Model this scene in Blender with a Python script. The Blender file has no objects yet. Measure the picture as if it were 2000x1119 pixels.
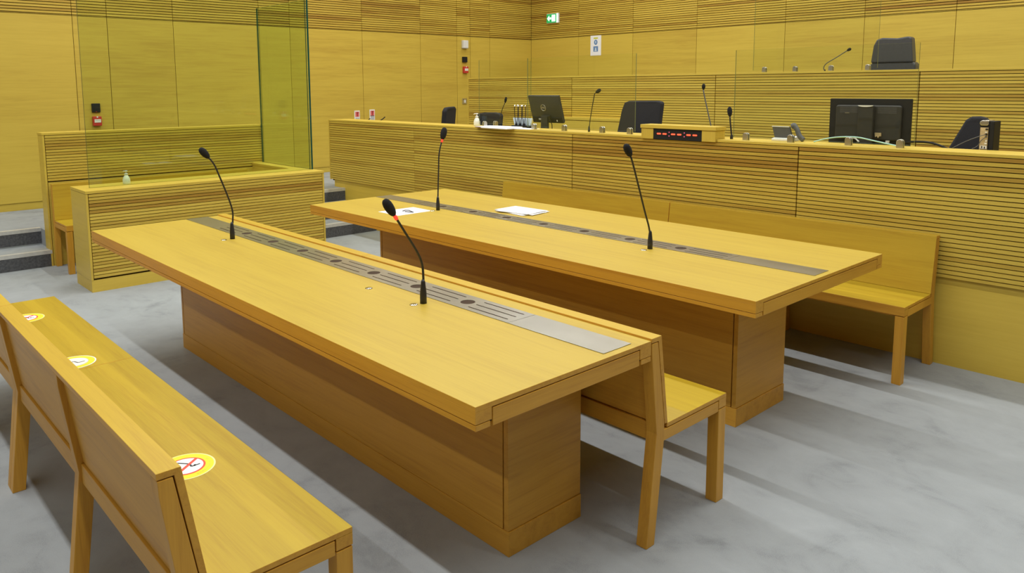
import bpy, bmesh, math, random
from mathutils import Vector, Matrix
random.seed(7)
PI = math.pi
SC = bpy.context.scene
COL = SC.collection

# ------------------------------------------------------------------ materials
def new_mat(name):
    m = bpy.data.materials.new(name); m.use_nodes = True
    nt = m.node_tree; nt.nodes.clear()
    out = nt.nodes.new('ShaderNodeOutputMaterial')
    b = nt.nodes.new('ShaderNodeBsdfPrincipled')
    nt.links.new(b.outputs[0], out.inputs[0])
    return m, nt, b

def plain(name, col, rough=.5, metal=0., noise=.06, nscale=40., emit=None, estr=0., spec=.5):
    m, nt, b = new_mat(name)
    tc = nt.nodes.new('ShaderNodeTexCoord'); n = nt.nodes.new('ShaderNodeTexNoise')
    n.inputs['Scale'].default_value = nscale; n.inputs['Detail'].default_value = 3
    nt.links.new(tc.outputs['Object'], n.inputs['Vector'])
    r = nt.nodes.new('ShaderNodeValToRGB')
    r.color_ramp.elements[0].position = .3; r.color_ramp.elements[1].position = .7
    r.color_ramp.elements[0].color = tuple(c*(1-noise) for c in col)+(1,)
    r.color_ramp.elements[1].color = tuple(min(1, c*(1+noise)) for c in col)+(1,)
    nt.links.new(n.outputs['Fac'], r.inputs[0]); nt.links.new(r.outputs[0], b.inputs['Base Color'])
    b.inputs['Roughness'].default_value = rough; b.inputs['Metallic'].default_value = metal
    b.inputs['Specular IOR Level'].default_value = spec
    if emit:
        b.inputs['Emission Color'].default_value = emit+(1,); b.inputs['Emission Strength'].default_value = estr
    return m

def math_node(nt, op, a, b=None):
    n = nt.nodes.new('ShaderNodeMath'); n.operation = op
    for i, v in enumerate((a, b)):
        if v is None: continue
        if isinstance(v, (int, float)): n.inputs[i].default_value = v
        else: nt.links.new(v, n.inputs[i])
    return n.outputs[0]

def wood(name, grain, base, var=.16, rough=.42, rows=None, panel=None, spec=.35, rowamp=.55):
    """oak veneer; grain axis 0/1/2; rows = slat pitch (tone varies slat by slat); panel = (axis, size) veneer leaf tone"""
    m, nt, b = new_mat(name)
    L = nt.links
    tc = nt.nodes.new('ShaderNodeTexCoord')
    oi = nt.nodes.new('ShaderNodeObjectInfo')
    off = nt.nodes.new('ShaderNodeVectorMath'); off.operation = 'SCALE'
    cmb = nt.nodes.new('ShaderNodeCombineXYZ')
    for i in range(3): L.new(oi.outputs['Random'], cmb.inputs[i])
    L.new(cmb.outputs[0], off.inputs[0]); off.inputs['Scale'].default_value = 13.7
    add = nt.nodes.new('ShaderNodeVectorMath'); add.operation = 'ADD'
    L.new(tc.outputs['Object'], add.inputs[0]); L.new(off.outputs[0], add.inputs[1])
    # fine pores, long streaks, broad cloud
    def nz(sc_along, sc_across, detail, dist=0.):
        mp = nt.nodes.new('ShaderNodeMapping')
        s = [sc_across]*3; s[grain] = sc_along
        mp.inputs['Scale'].default_value = s
        L.new(add.outputs[0], mp.inputs['Vector'])
        n = nt.nodes.new('ShaderNodeTexNoise'); n.inputs['Scale'].default_value = 1.
        n.inputs['Detail'].default_value = detail; n.inputs['Distortion'].default_value = dist
        n.inputs['Roughness'].default_value = .6
        L.new(mp.outputs[0], n.inputs['Vector']); return n.outputs['Fac']
    f = math_node(nt, 'MULTIPLY', nz(7, 260, 3), .45)
    s = math_node(nt, 'MULTIPLY', nz(1.6, 34, 4, .6), .85)
    c = math_node(nt, 'MULTIPLY', nz(.5, 4.5, 3), .7)
    v = math_node(nt, 'ADD', math_node(nt, 'ADD', f, s), c)      # mean ~1.0
    v = math_node(nt, 'SUBTRACT', v, 1.0)
    if rows:
        sep = nt.nodes.new('ShaderNodeSeparateXYZ'); L.new(tc.outputs['Object'], sep.inputs[0])
        row = math_node(nt, 'FLOOR', math_node(nt, 'DIVIDE', sep.outputs[2], rows))
        pa = nt.nodes.new('ShaderNodeAttribute'); pa.attribute_name = 'pid'; seg = pa.outputs['Fac']
        row2 = math_node(nt, 'FLOOR', math_node(nt, 'DIVIDE', row, 4))
        cv = nt.nodes.new('ShaderNodeCombineXYZ'); L.new(row, cv.inputs[0]); L.new(seg, cv.inputs[1]); L.new(oi.outputs['Random'], cv.inputs[2])
        wn = nt.nodes.new('ShaderNodeTexWhiteNoise'); wn.noise_dimensions = '3D'; L.new(cv.outputs[0], wn.inputs['Vector'])
        w = wn.outputs['Value']
        # a few slats are clearly darker and redder
        cv2 = nt.nodes.new('ShaderNodeCombineXYZ'); L.new(row2, cv2.inputs[0]); L.new(seg, cv2.inputs[1]); L.new(oi.outputs['Random'], cv2.inputs[2])
        wn2 = nt.nodes.new('ShaderNodeTexWhiteNoise'); wn2.noise_dimensions = '3D'; L.new(cv2.outputs[0], wn2.inputs['Vector'])
        w3 = math_node(nt, 'ADD', math_node(nt, 'POWER', w, 2.0), math_node(nt, 'MULTIPLY', math_node(nt, 'POWER', wn2.outputs['Value'], 3.), .8))
        v = math_node(nt, 'SUBTRACT', v, math_node(nt, 'MULTIPLY', math_node(nt, 'SUBTRACT', w3, .5), rowamp))
    if panel == 'pid':
        pa = nt.nodes.new('ShaderNodeAttribute'); pa.attribute_name = 'pid'
        wn = nt.nodes.new('ShaderNodeTexWhiteNoise'); wn.noise_dimensions = '1D'; L.new(math_node(nt, 'ADD', pa.outputs['Fac'], .37), wn.inputs['W'])
        v = math_node(nt, 'ADD', v, math_node(nt, 'MULTIPLY', math_node(nt, 'SUBTRACT', wn.outputs['Value'], .5), .30))
    elif panel:
        sep = nt.nodes.new('ShaderNodeSeparateXYZ'); L.new(tc.outputs['Object'], sep.inputs[0])
        row = math_node(nt, 'FLOOR', math_node(nt, 'DIVIDE', math_node(nt, 'ADD', sep.outputs[panel[0]], 20.), panel[1]))
        cv = nt.nodes.new('ShaderNodeCombineXYZ'); L.new(row, cv.inputs[0]); L.new(oi.outputs['Random'], cv.inputs[1])
        wn = nt.nodes.new('ShaderNodeTexWhiteNoise'); wn.noise_dimensions = '3D'; L.new(cv.outputs[0], wn.inputs['Vector'])
        v = math_node(nt, 'ADD', v, math_node(nt, 'MULTIPLY', math_node(nt, 'SUBTRACT', wn.outputs['Value'], .5), .22))
    v = math_node(nt, 'ADD', v, .5)
    r = nt.nodes.new('ShaderNodeValToRGB'); L.new(v, r.inputs[0])
    e = r.color_ramp.elements
    k = var
    e[0].position = .0; e[0].color = (base[0]*(1-2.2*k), base[1]*(1-3.0*k), base[2]*(1-3.2*k), 1)
    e[1].position = 1.; e[1].color = (min(1, base[0]*(1+1.1*k)), min(1, base[1]*(1+1.4*k)), base[2]*(1+2.2*k), 1)
    mid = r.color_ramp.elements.new(.5); mid.color = base+(1,)
    L.new(r.outputs[0], b.inputs['Base Color'])
    b.inputs['Roughness'].default_value = rough
    b.inputs['Specular IOR Level'].default_value = spec
    return m

OAK = (.65, .338, .040)  # browner oak for upright furniture faces, their shade put into the colour
PALE = (.63, .455, .068)
M = {}
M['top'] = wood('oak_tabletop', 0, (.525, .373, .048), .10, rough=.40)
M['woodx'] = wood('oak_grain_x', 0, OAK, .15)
M['woody'] = wood('oak_grain_y', 1, OAK, .15)
M['woodz'] = wood('oak_grain_z', 2, OAK, .15)
M['wallx'] = wood('oak_wall_x', 0, PALE, .11, panel='pid')
M['wally'] = wood('oak_wall_y', 1, PALE, .11, panel='pid')
M['wallz'] = wood('oak_wall_z', 2, PALE, .11)
P1 = .0268; P2 = .032
M['slatx'] = wood('oak_slats_x', 0, (.60, .43, .066), .16, rows=P1)
M['slaty'] = wood('oak_slats_y', 1, (.60, .43, .066), .16, rows=P1)
M['wslatx'] = wood('oak_wall_slats_x', 0, (.58, .40, .058), .17, rows=P2)
M['wslaty'] = wood('oak_wall_slats_y', 1, (.58, .40, .058), .15, rows=P2)
M['gap'] = plain('dark_gap', (.045, .022, .008), .9)  # shade inside slat gaps, joints and slots, put into a dark brown
M['black'] = plain('black_plastic', (.014, .014, .015), .6, spec=.3)
M['blackmat'] = plain('black_foam', (.010, .010, .011), .95, noise=.4, nscale=300)
M['mic'] = plain('mic_black', (.018, .018, .020), .40)
M['fabric'] = plain('black_fabric', (.016, .016, .019), .85, noise=.2, nscale=150)
M['leather'] = plain('grey_leather', (.075, .077, .082), .36)
M['screenback'] = plain('monitor_back', (.030, .030, .029), .5)
M['greyplastic'] = plain('grey_plastic', (.10, .10, .105), .45)
M['steel'] = plain('brushed_steel', (.62, .60, .56), .32, metal=1., noise=.08, nscale=12)
M['chrome'] = plain('chrome', (.8, .8, .8), .15, metal=1.)
M['alu'] = plain('anodised_strip', (.50, .50, .46), .30, metal=1., noise=.07, nscale=6)
M['nosing'] = plain('aluminium_nosing', (.62, .63, .62), .5, metal=.3)
M['white'] = plain('white_plastic', (.80, .80, .78), .4, noise=.02)
M['paper'] = plain('paper', (.92, .92, .93), .8, noise=.015)
M['red'] = plain('red_plastic', (.60, .045, .035), .4)
M['darkred'] = plain('dark_red_print', (.38, .03, .04), .6)
M['pink'] = plain('red_print', (.78, .18, .16), .6)
M['greyprint'] = plain('grey_print', (.50, .52, .52), .7)
M['yellow'] = plain('yellow_print', (.90, .76, .02), .55, noise=.02)
M['paleyellow'] = plain('pale_edge', (.88, .84, .35), .55, noise=.02)
M['redprint'] = plain('sticker_red', (.80, .085, .05), .55, noise=.02)
M['ink'] = plain('dark_ink', (.035, .045, .055), .6)
M['blueprint'] = plain('blue_print', (.10, .23, .50), .6)
M['lime'] = plain('lime_print', (.66, .68, .05), .6)
M['cyan'] = plain('cyan_cable', (.45, .72, .72), .45)
M['bluewhite'] = plain('pale_blue_plastic', (.62, .74, .86), .45)
M['tan'] = plain('tan_metal', (.55, .43, .24), .45, noise=.25, nscale=30)
M['green'] = plain('exit_green', (.02, .35, .10), .5, emit=(.015, .45, .10), estr=.55)
M['exitwhite'] = plain('exit_white', (.8, .9, .85), .5, emit=(.75, 1., .85), estr=1.3)
M['led'] = plain('led_red', (.5, .02, .01), .4, emit=(1., .085, .035), estr=2.2)
M['leddim'] = plain('led_dim', (.3, .05, .12), .4, emit=(.75, .12, .22), estr=.7)
M['micred'] = plain('mic_light_ring', (.6, .03, .02), .4, emit=(1., .06, .03), estr=.9)
M['darkwall'] = plain('wall_brown', (.16, .11, .05), .8)
M['ceil'] = plain('ceiling_white', (.55, .55, .54), .9)
M['folder'] = plain('brown_card', (.24, .10, .05), .7)
M['soap'] = plain('clear_gel', (.86, .90, .86), .2)
M['signface'] = plain('sign_white', (.86, .85, .80), .6, noise=.02)

def carpet():
    m, nt, b = new_mat('grey_carpet'); L = nt.links
    tc = nt.nodes.new('ShaderNodeTexCoord')
    def nz(sc, det, rough=.55, dist=0., stretch=None):
        mp = nt.nodes.new('ShaderNodeMapping'); mp.inputs['Scale'].default_value = stretch or (1, 1, 1)
        mp.inputs['Rotation'].default_value = (0, 0, .5)
        L.new(tc.outputs['Object'], mp.inputs['Vector'])
        n = nt.nodes.new('ShaderNodeTexNoise'); n.inputs['Scale'].default_value = sc; n.inputs['Detail'].default_value = det
        n.inputs['Roughness'].default_value = rough; n.inputs['Distortion'].default_value = dist
        L.new(mp.outputs[0], n.inputs['Vector']); return n.outputs['Fac']
    a = math_node(nt, 'MULTIPLY', nz(300, 3), .26)
    c = math_node(nt, 'MULTIPLY', nz(2.3, 5, .6, .9), .52)
    d = math_node(nt, 'MULTIPLY', nz(6., 5, .62, .6, (1, 1.7, 1)), .26)
    v = math_node(nt, 'ADD', math_node(nt, 'ADD', a, c), d)
    r = nt.nodes.new('ShaderNodeValToRGB'); L.new(v, r.inputs[0])
    e = r.color_ramp.elements
    e[0].position = .36; e[0].color = (.238, .259, .272, 1)
    e[1].position = .66; e[1].color = (.388, .421, .441, 1)
    k = r.color_ramp.elements.new(.48); k.color = (.338, .366, .384, 1)
    L.new(r.outputs[0], b.inputs['Base Color'])
    b.inputs['Roughness'].default_value = .97; b.inputs['Specular IOR Level'].default_value = .1
    bp = nt.nodes.new('ShaderNodeBump'); bp.inputs['Strength'].default_value = .25; bp.inputs['Distance'].default_value = .002
    L.new(nz(600, 2), bp.inputs['Height']); L.new(bp.outputs[0], b.inputs['Normal'])
    return m
M['carpet'] = carpet()
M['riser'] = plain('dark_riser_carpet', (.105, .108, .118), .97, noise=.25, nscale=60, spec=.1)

def glass(name, tint, gloss=.055):
    m = bpy.data.materials.new(name); m.use_nodes = True
    nt = m.node_tree; nt.nodes.clear()
    out = nt.nodes.new('ShaderNodeOutputMaterial')
    tr = nt.nodes.new('ShaderNodeBsdfTransparent'); tr.inputs[0].default_value = tint+(1,)
    gl = nt.nodes.new('ShaderNodeBsdfGlossy'); gl.inputs['Roughness'].default_value = .02
    gl.inputs['Color'].default_value = (.9, 1., .92, 1)
    lw = nt.nodes.new('ShaderNodeLayerWeight'); lw.inputs['Blend'].default_value = .5
    fr = nt.nodes.new('ShaderNodeMath'); fr.operation = 'MULTIPLY_ADD'
    fr.inputs[1].default_value = .90; fr.inputs[2].default_value = .035
    pw = nt.nodes.new('ShaderNodeMath'); pw.operation = 'POWER'; pw.inputs[1].default_value = 5.
    nt.links.new(lw.outputs['Facing'], pw.inputs[0]); nt.links.new(pw.outputs[0], fr.inputs[0])
    mx = nt.nodes.new('ShaderNodeMixShader')
    nt.links.new(fr.outputs[0], mx.inputs[0]); nt.links.new(tr.outputs[0], mx.inputs[1]); nt.links.new(gl.outputs[0], mx.inputs[2])
    nt.links.new(mx.outputs[0], out.inputs[0])
    return m
M['glass'] = glass('tinted_glass', (.905, .955, .86))
M['clearglass'] = glass('clear_glass', (.978, .990, .962))
M['glassedge'] = plain('glass_edge_dark', (.012, .075, .055), .15)
M['glassedgelight'] = plain('glass_edge_pale', (.50, .62, .42), .2)  # bright line along glass edges, highlight put into the colour

# ------------------------------------------------------------------ mesh builder
class MB:
    def __init__(s): s.v = []; s.f = []; s.m = []; s.pid = []; s.cur = 0
    def add(s, vs, fs, mi=0):
        o = len(s.v); s.v += [tuple(p) for p in vs]
        s.f += [tuple(i+o for i in f) for f in fs]; s.m += [mi]*len(fs); s.pid += [s.cur]*len(fs); return s
    def box(s, x0, x1, y0, y1, z0, z1, mi=0):
        v = [(x0,y0,z0),(x1,y0,z0),(x1,y1,z0),(x0,y1,z0),(x0,y0,z1),(x1,y0,z1),(x1,y1,z1),(x0,y1,z1)]
        return s.add(v, [(0,3,2,1),(4,5,6,7),(0,1,5,4),(1,2,6,5),(2,3,7,6),(3,0,4,7)], mi)
    def prism(s, pts, axis, a0, a1, mi=0):
        """pts: 2D polygon in the two other axes (cyclic order), extruded along axis"""
        def mk(p, a):
            q = [0, 0, 0]; o = [i for i in range(3) if i != axis]
            q[axis] = a; q[o[0]] = p[0]; q[o[1]] = p[1]; return tuple(q)
        n = len(pts)
        v = [mk(p, a0) for p in pts]+[mk(p, a1) for p in pts]
        f = [tuple(range(n))[::-1], tuple(range(n, 2*n))]
        f += [(i, (i+1) % n, n+(i+1) % n, n+i) for i in range(n)]
        return s.add(v, f, mi)
    def tube(s, pts, r, n=10, mi=0):
        pts = [Vector(p) for p in pts]
        rs = r if isinstance(r, (list, tuple)) else [r]*len(pts)
        vs = []; ref = None
        for i, p in enumerate(pts):
            t = (pts[min(i+1, len(pts)-1)]-pts[max(i-1, 0)]).normalized()
            if ref is None:
                ref = t.orthogonal().normalized()
            ref = (ref-t*ref.dot(t)).normalized(); b = t.cross(ref)
            for k in range(n):
                a = 2*PI*k/n; vs.append(p+(ref*math.cos(a)+b*math.sin(a))*rs[i])
        fs = [(i*n+k, i*n+(k+1) % n, (i+1)*n+(k+1) % n, (i+1)*n+k) for i in range(len(pts)-1) for k in range(n)]
        fs += [tuple(range(n))[::-1], tuple(range((len(pts)-1)*n, len(pts)*n))]
        return s.add(vs, fs, mi)
    def lathe(s, prof, n=20, c=(0,0,0), mi=0):
        vs = []
        for r, z in prof:
            for k in range(n):
                a = 2*PI*k/n; vs.append((c[0]+r*math.cos(a), c[1]+r*math.sin(a), c[2]+z))
        fs = [(i*n+k, i*n+(k+1) % n, (i+1)*n+(k+1) % n, (i+1)*n+k) for i in range(len(prof)-1) for k in range(n)]
        fs += [tuple(range(n))[::-1], tuple(range((len(prof)-1)*n, len(prof)*n))]
        return s.add(vs, fs, mi)
    def build(s, name, mat, parent=None, bevel=0., smooth=False, seg=2, loc=None, lip=None):
        me = bpy.data.meshes.new(name)
        me.from_pydata(s.v, [], s.f)
        bm = bmesh.new(); bm.from_mesh(me); bmesh.ops.recalc_face_normals(bm, faces=bm.faces); bm.to_mesh(me); bm.free()
        for mt in (mat if isinstance(mat, (list, tuple)) else [mat]): me.materials.append(mt)
        if any(s.pid):
            at = me.attributes.new('pid', 'FLOAT', 'FACE')
            for i, q in enumerate(s.pid): at.data[i].value = q
        for i, p in enumerate(me.polygons):
            p.material_index = s.m[i]; p.use_smooth = smooth
            if lip: p.material_index = 0 if (p.normal.z > .9 or (lip == 'front' and p.normal.y > .5)) else 1  # lit faces get the yellower wood, all others its browner shaded copy
        o = bpy.data.objects.new(name, me); COL.objects.link(o)
        if parent: o.parent = parent
        if loc: o.location = loc
        if bevel:
            bv = o.modifiers.new('bevel', 'BEVEL'); bv.width = bevel; bv.segments = seg; bv.limit_method = 'ANGLE'; bv.angle_limit = .6
        return o

def box(*a): return MB().box(*a)
def rounded(w, h, r, n=6, cx=0, cy=0):
    pts = []
    for sx, sy, a0 in ((1,1,0),(-1,1,PI/2),(-1,-1,PI),(1,-1,1.5*PI)):
        for k in range(n+1):
            a = a0+PI/2*k/n
            pts.append((cx+sx*(w/2-r)+r*math.cos(a), cy+sy*(h/2-r)+r*math.sin(a)))
    return pts
def disc_pts(r, n=40, cx=0, cy=0): return [(cx+r*math.cos(2*PI*k/n), cy+r*math.sin(2*PI*k/n)) for k in range(n)]

def fill2d(name, outlines, mat, parent, z0, thick, loc=(0,0,0), rot=(0,0,0)):
    """flat plate with holes: first outline is the border, the others are cut out"""
    cu = bpy.data.curves.new(name, 'CURVE'); cu.dimensions = '2D'; cu.fill_mode = 'BOTH'; cu.extrude = thick/2
    for pts in outlines:
        sp = cu.splines.new('POLY'); sp.points.add(len(pts)-1); sp.use_cyclic_u = True
        for i, p in enumerate(pts): sp.points[i].co = (p[0], p[1], 0, 1)
    t = bpy.data.objects.new('tmp', cu); COL.objects.link(t)
    dg = bpy.context.evaluated_depsgraph_get(); dg.update()
    me = bpy.data.meshes.new_from_object(t.evaluated_get(dg)); bpy.data.objects.remove(t); bpy.data.curves.remove(cu)
    for v in me.vertices: v.co.z += z0+thick/2
    me.materials.clear(); me.materials.append(mat); me.name = name
    o = bpy.data.objects.new(name, me); COL.objects.link(o); o.parent = parent; o.location = loc; o.rotation_euler = rot
    return o

def text_mesh(name, s, size, mat, parent, loc, rot, depth=.0006):
    cu = bpy.data.curves.new(name, 'FONT'); cu.body = s; cu.size = size; cu.align_x = 'CENTER'; cu.align_y = 'CENTER'; cu.extrude = depth
    t = bpy.data.objects.new('tmp', cu); COL.objects.link(t)
    dg = bpy.context.evaluated_depsgraph_get(); dg.update()
    me = bpy.data.meshes.new_from_object(t.evaluated_get(dg)); bpy.data.objects.remove(t); bpy.data.curves.remove(cu)
    me.materials.clear(); me.materials.append(mat)
    o = bpy.data.objects.new(name, me); COL.objects.link(o); o.parent = parent; o.location = loc; o.rotation_euler = rot
    return o

def tag(o, label, cat, group=None, kind=None):
    if label: o['label'] = label
    if cat: o['category'] = cat
    if group: o['group'] = group
    if kind: o['kind'] = kind
    return o
def thing(name, label, cat, loc=(0,0,0), rz=0., group=None):
    o = bpy.data.objects.new(name, None); COL.objects.link(o); o.empty_display_size = .1
    o.location = loc; o.rotation_euler = (0, 0, rz)
    return tag(o, label, cat, group)
def struct(o): o['kind'] = 'structure'; return o

# slat fields ---------------------------------------------------------------
def slats(mb, axis, a0, a1, z0, z1, face, depth, pitch, gap, sgn):
    """horizontal slats running along axis (0: x, 1: y) in front of a dark board; face = coordinate of the slat front,
    sgn = direction (+1/-1) in which the board lies behind the face; material 0 wood, 1 gap"""
    def bx(b0, b1, zz0, zz1, mi):
        lo, hi = min(b0, b1), max(b0, b1)
        if axis == 0: mb.box(a0, a1, lo, hi, zz0, zz1, mi)
        else: mb.box(lo, hi, a0, a1, zz0, zz1, mi)
    bx(face+sgn*depth, face+sgn*(depth+.012), z0, z1, 1)
    k0 = math.floor(z0/pitch)-1; k = k0
    while k*pitch < z1:
        s0 = max(z0, k*pitch+gap/2); s1 = min(z1, (k+1)*pitch-gap/2)
        if s1-s0 > .003: bx(face, face+sgn*depth, s0, s1, 0)
        k += 1

# ------------------------------------------------------------------ the room
WL, WB, WS = -8.2, 8.545, 2.4873
ZL, ZR = .31, .435            # landing heights left and right of the dock
H = 4.7
struct(box(WL-.3, 6.2, -6.2, WB+.3, -.12, 0).build('floor', M['carpet']))
struct(box(WL-.3, 6.2, -6.2, WB+.3, H, H+.15).build('ceiling', M['ceil']))

def panel_wall(name, axis, a_joints, face, sgn, zs):
    """veneered panels below, slats above; joints left open in front of a dark board"""
    mb = MB(); g = .006
    def bx(u0, u1, b0, b1, z0, z1, mi):
        lo, hi = min(b0, b1), max(b0, b1)
        if axis == 0: mb.box(u0, u1, lo, hi, z0, z1, mi)
        else: mb.box(lo, hi, u0, u1, z0, z1, mi)
    bx(a_joints[0]-(.3 if axis == 0 else 0), a_joints[-1]+(.3 if axis else 0), face+sgn*.03, face+sgn*.25, 0, H, 1)
    for i, (u0, u1) in enumerate(zip(a_joints[:-1], a_joints[1:])):
        mb.cur = i+1
        slats(mb, axis, u0+g/2, u1-g/2, WS, H, face, .02, P2, .0080, sgn)
    for i, (u0, u1) in enumerate(zip(a_joints[:-1], a_joints[1:])):
        mb.cur = i+1
        zb = zs(.5*(u0+u1))
        bx(u0+g/2, u1-g/2, face, face+sgn*.02, zb, WS-.006, 2)
    bx(a_joints[0], a_joints[-1], face+sgn*.012, face+sgn*.029, 0, .6, 2)      # recessed skirting
    return struct(mb.build(name, [M['wslatx' if axis == 0 else 'wslaty'], M['gap'], M['wallx' if axis == 0 else 'wally']]))
jy = [-6.2, -3.6, -2.2, -.35, 1.09, 1.46, 2.225, 3.36, 3.81, 4.98, 6.06, 6.81, 7.10, 7.54, WB]
panel_wall('wall_left', 1, jy, WL, -1, lambda u: .396 if u < 1.4 else .515)
jx = [WL, -7.08, -5.952, -4.797, -3.443, -2.418, -1.407, -.2, 1.0, 2.2, 3.5, 6.2]
panel_wall('wall_back', 0, jx, WB, 1, lambda u: .5)
struct(box(6.0, 6.2, -6.2, WB+.3, 0, H).build('wall_right', M['darkwall']))
struct(box(WL-.3, 6.0, -6.2, -6.0, 0, H).build('wall_front', M['darkwall']))

def step(x0, x1, y0, y1, z0, z1, nose_axis=0, nosing=True):
    o = struct(box(x0, x1, y0, y1, z0, z1).build('floor_step', M['carpet']))
    if nosing:
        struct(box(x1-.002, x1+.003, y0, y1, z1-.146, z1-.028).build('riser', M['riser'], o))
        n = MB().box(x1-.05, x1+.006, y0, y1, z1, z1+.004).box(x1, x1+.006, y0, y1, z1-.030, z1)
        struct(n.build('nosing', M['nosing'], o))
    return o
DY0, DY1 = .318, 2.483
step(-6.80, -6.414, -6.0, .33, 0, .150)
step(WL, -6.80, -6.0, .33, 0, ZL)
step(WL, -6.62, .33, 1.6, 0, ZL, nosing=False)
step(WL, -6.62, 1.6, 2.5, 0, ZR, nosing=False)
step(-6.13, -5.80, 2.5, 3.55, 0, .145)
step(-6.47, -6.13, 2.5, 3.55, 0, .290)
step(WL, -6.47, 2.5, WB, 0, ZR)
step(-6.47, 6.0, 3.70, 5.76, 0, ZR, nosing=False)
step(-6.47, 6.0, 5.90, WB, 0, .95, nosing=False)

# ------------------------------------------------------------------ tables
X0, X1 = -3.5843, .0555  # tabletop, table microphone and paper numbers below were scaled about the camera position
TZ = .772
def table(y0, y1, py0, py1, sy, label, buttons):
    t = thing('conference_table', label, 'table', (0, 0, 0))
    c = .062
    mb = MB()
    mb.box(X0, X1, y0, y1, TZ-.016, TZ)
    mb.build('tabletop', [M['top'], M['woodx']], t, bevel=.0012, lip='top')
    for ya, yb in ((y0, y0+c), (y1-c, y1)):
        box(X0, X1, ya, yb, TZ-.053, TZ-.0155).build('edge_rail', M['woodx'], t, bevel=.0012)
    MB().box(X0+.006, X1-.006, y0+.006, y1-.006, TZ-.060, TZ-.052).box(X0+.008, X1-.008, y0+c, y1-c, TZ-.06, TZ-.02).build('core_board', M['gap'], t)
    for ya in (y0+.001, y1-.056):
        box(X0, X1, ya, ya+.055, TZ-.0725, TZ-.055).build('edge_strip', M['woodx'], t, bevel=.0015)
    box(X0+.01, X1-.01, y0+.056, y1-.056, TZ-.072, TZ-.060).build('under_panel', M['woodx'], t)
    for xa, xb in ((X1-.03, X1), (X0, X0+.03)):
        box(xa, xb, y0+c+.004, y1-c-.004, TZ-.073, TZ-.0195).build('end_board', M['woody'], t, bevel=.0015)
    # metal service strip
    w = .074
    box(X0+.008, .0266, sy-w+.004, sy+w-.004, TZ, TZ+.0004).build('strip_recess', M['gap'], t)  # flat dark sheet painting the shade seen through slots and holes
    a, b = -3.1521, -0.4317
    holes = [-2.8027+.343*k for k in range(7)]
    outl = [[(a, sy-w), (b, sy-w), (b, sy+w), (a, sy+w)]]
    for hx in holes: outl.append(disc_pts(.031, 28, hx, sy))
    for k in range(8):
        g0 = holes[0]-.343*(1-k)+.053
        for dy in (-.0434, 0, .0434):
            outl.append(rounded(.230, .0075, .0035, 3, g0+.115, sy+dy))
    fill2d('slotted_plate', outl, M['alu'], t, TZ+.0006, .0016)
    for xa, xb in ((X0+.008, a-.002), (b+.002, .0266)):
        box(xa, xb, sy-w, sy+w, TZ+.0006, TZ+.0022).build('cover_plate', M['alu'], t)
    for (bx_, by_) in buttons:
        MB().lathe([(.017, 0), (.017, .002), (.014, .0035), (.003, .0038)], 20, (bx_, by_, TZ)).build('cable_cap', M['chrome'], t, smooth=True)
    # pedestal
    bx0, bx1 = -3.263, -.2485
    e = .022
    box(bx0+.012, bx1-.012, py0+.012, py1-.012, .05, TZ-.072).build('pedestal_core', M['gap'], t)
    box(bx0+e+.006, bx1-e-.006, py0, py0+.018, .0945, TZ-.074).build('front_panel', M['woodx'], t, bevel=.001)
    box(bx0+e+.006, bx1-e-.006, py1-.018, py1, .0945, TZ-.074).build('rear_panel', M['woodx'], t, bevel=.001)
    for xa in (bx0, bx1-e):
        box(xa, xa+e, py0, py1, .0945, TZ-.074).build('end_panel', M['woody'], t, bevel=.001)
    box(bx0-.004, bx1+.004, py0-.001, py1+.001, 0, .0925).build('plinth', M['woodx'], t, bevel=.0015)
    return t
T1Y1 = .7625
table(-0.0484, T1Y1, .365, .748, .613, 'long oak table in the foreground with its own bench joined along the back', [(-2.7093, 0.4301), (-0.8687, 0.4301), (-1.2102, 0.4397)])
table(1.4787, 2.783, 1.8885, 2.368, 2.1395, 'long oak table in the middle with white papers lying on it', [(-0.859, 1.9601), (-2.6939, 1.9601)])

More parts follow.
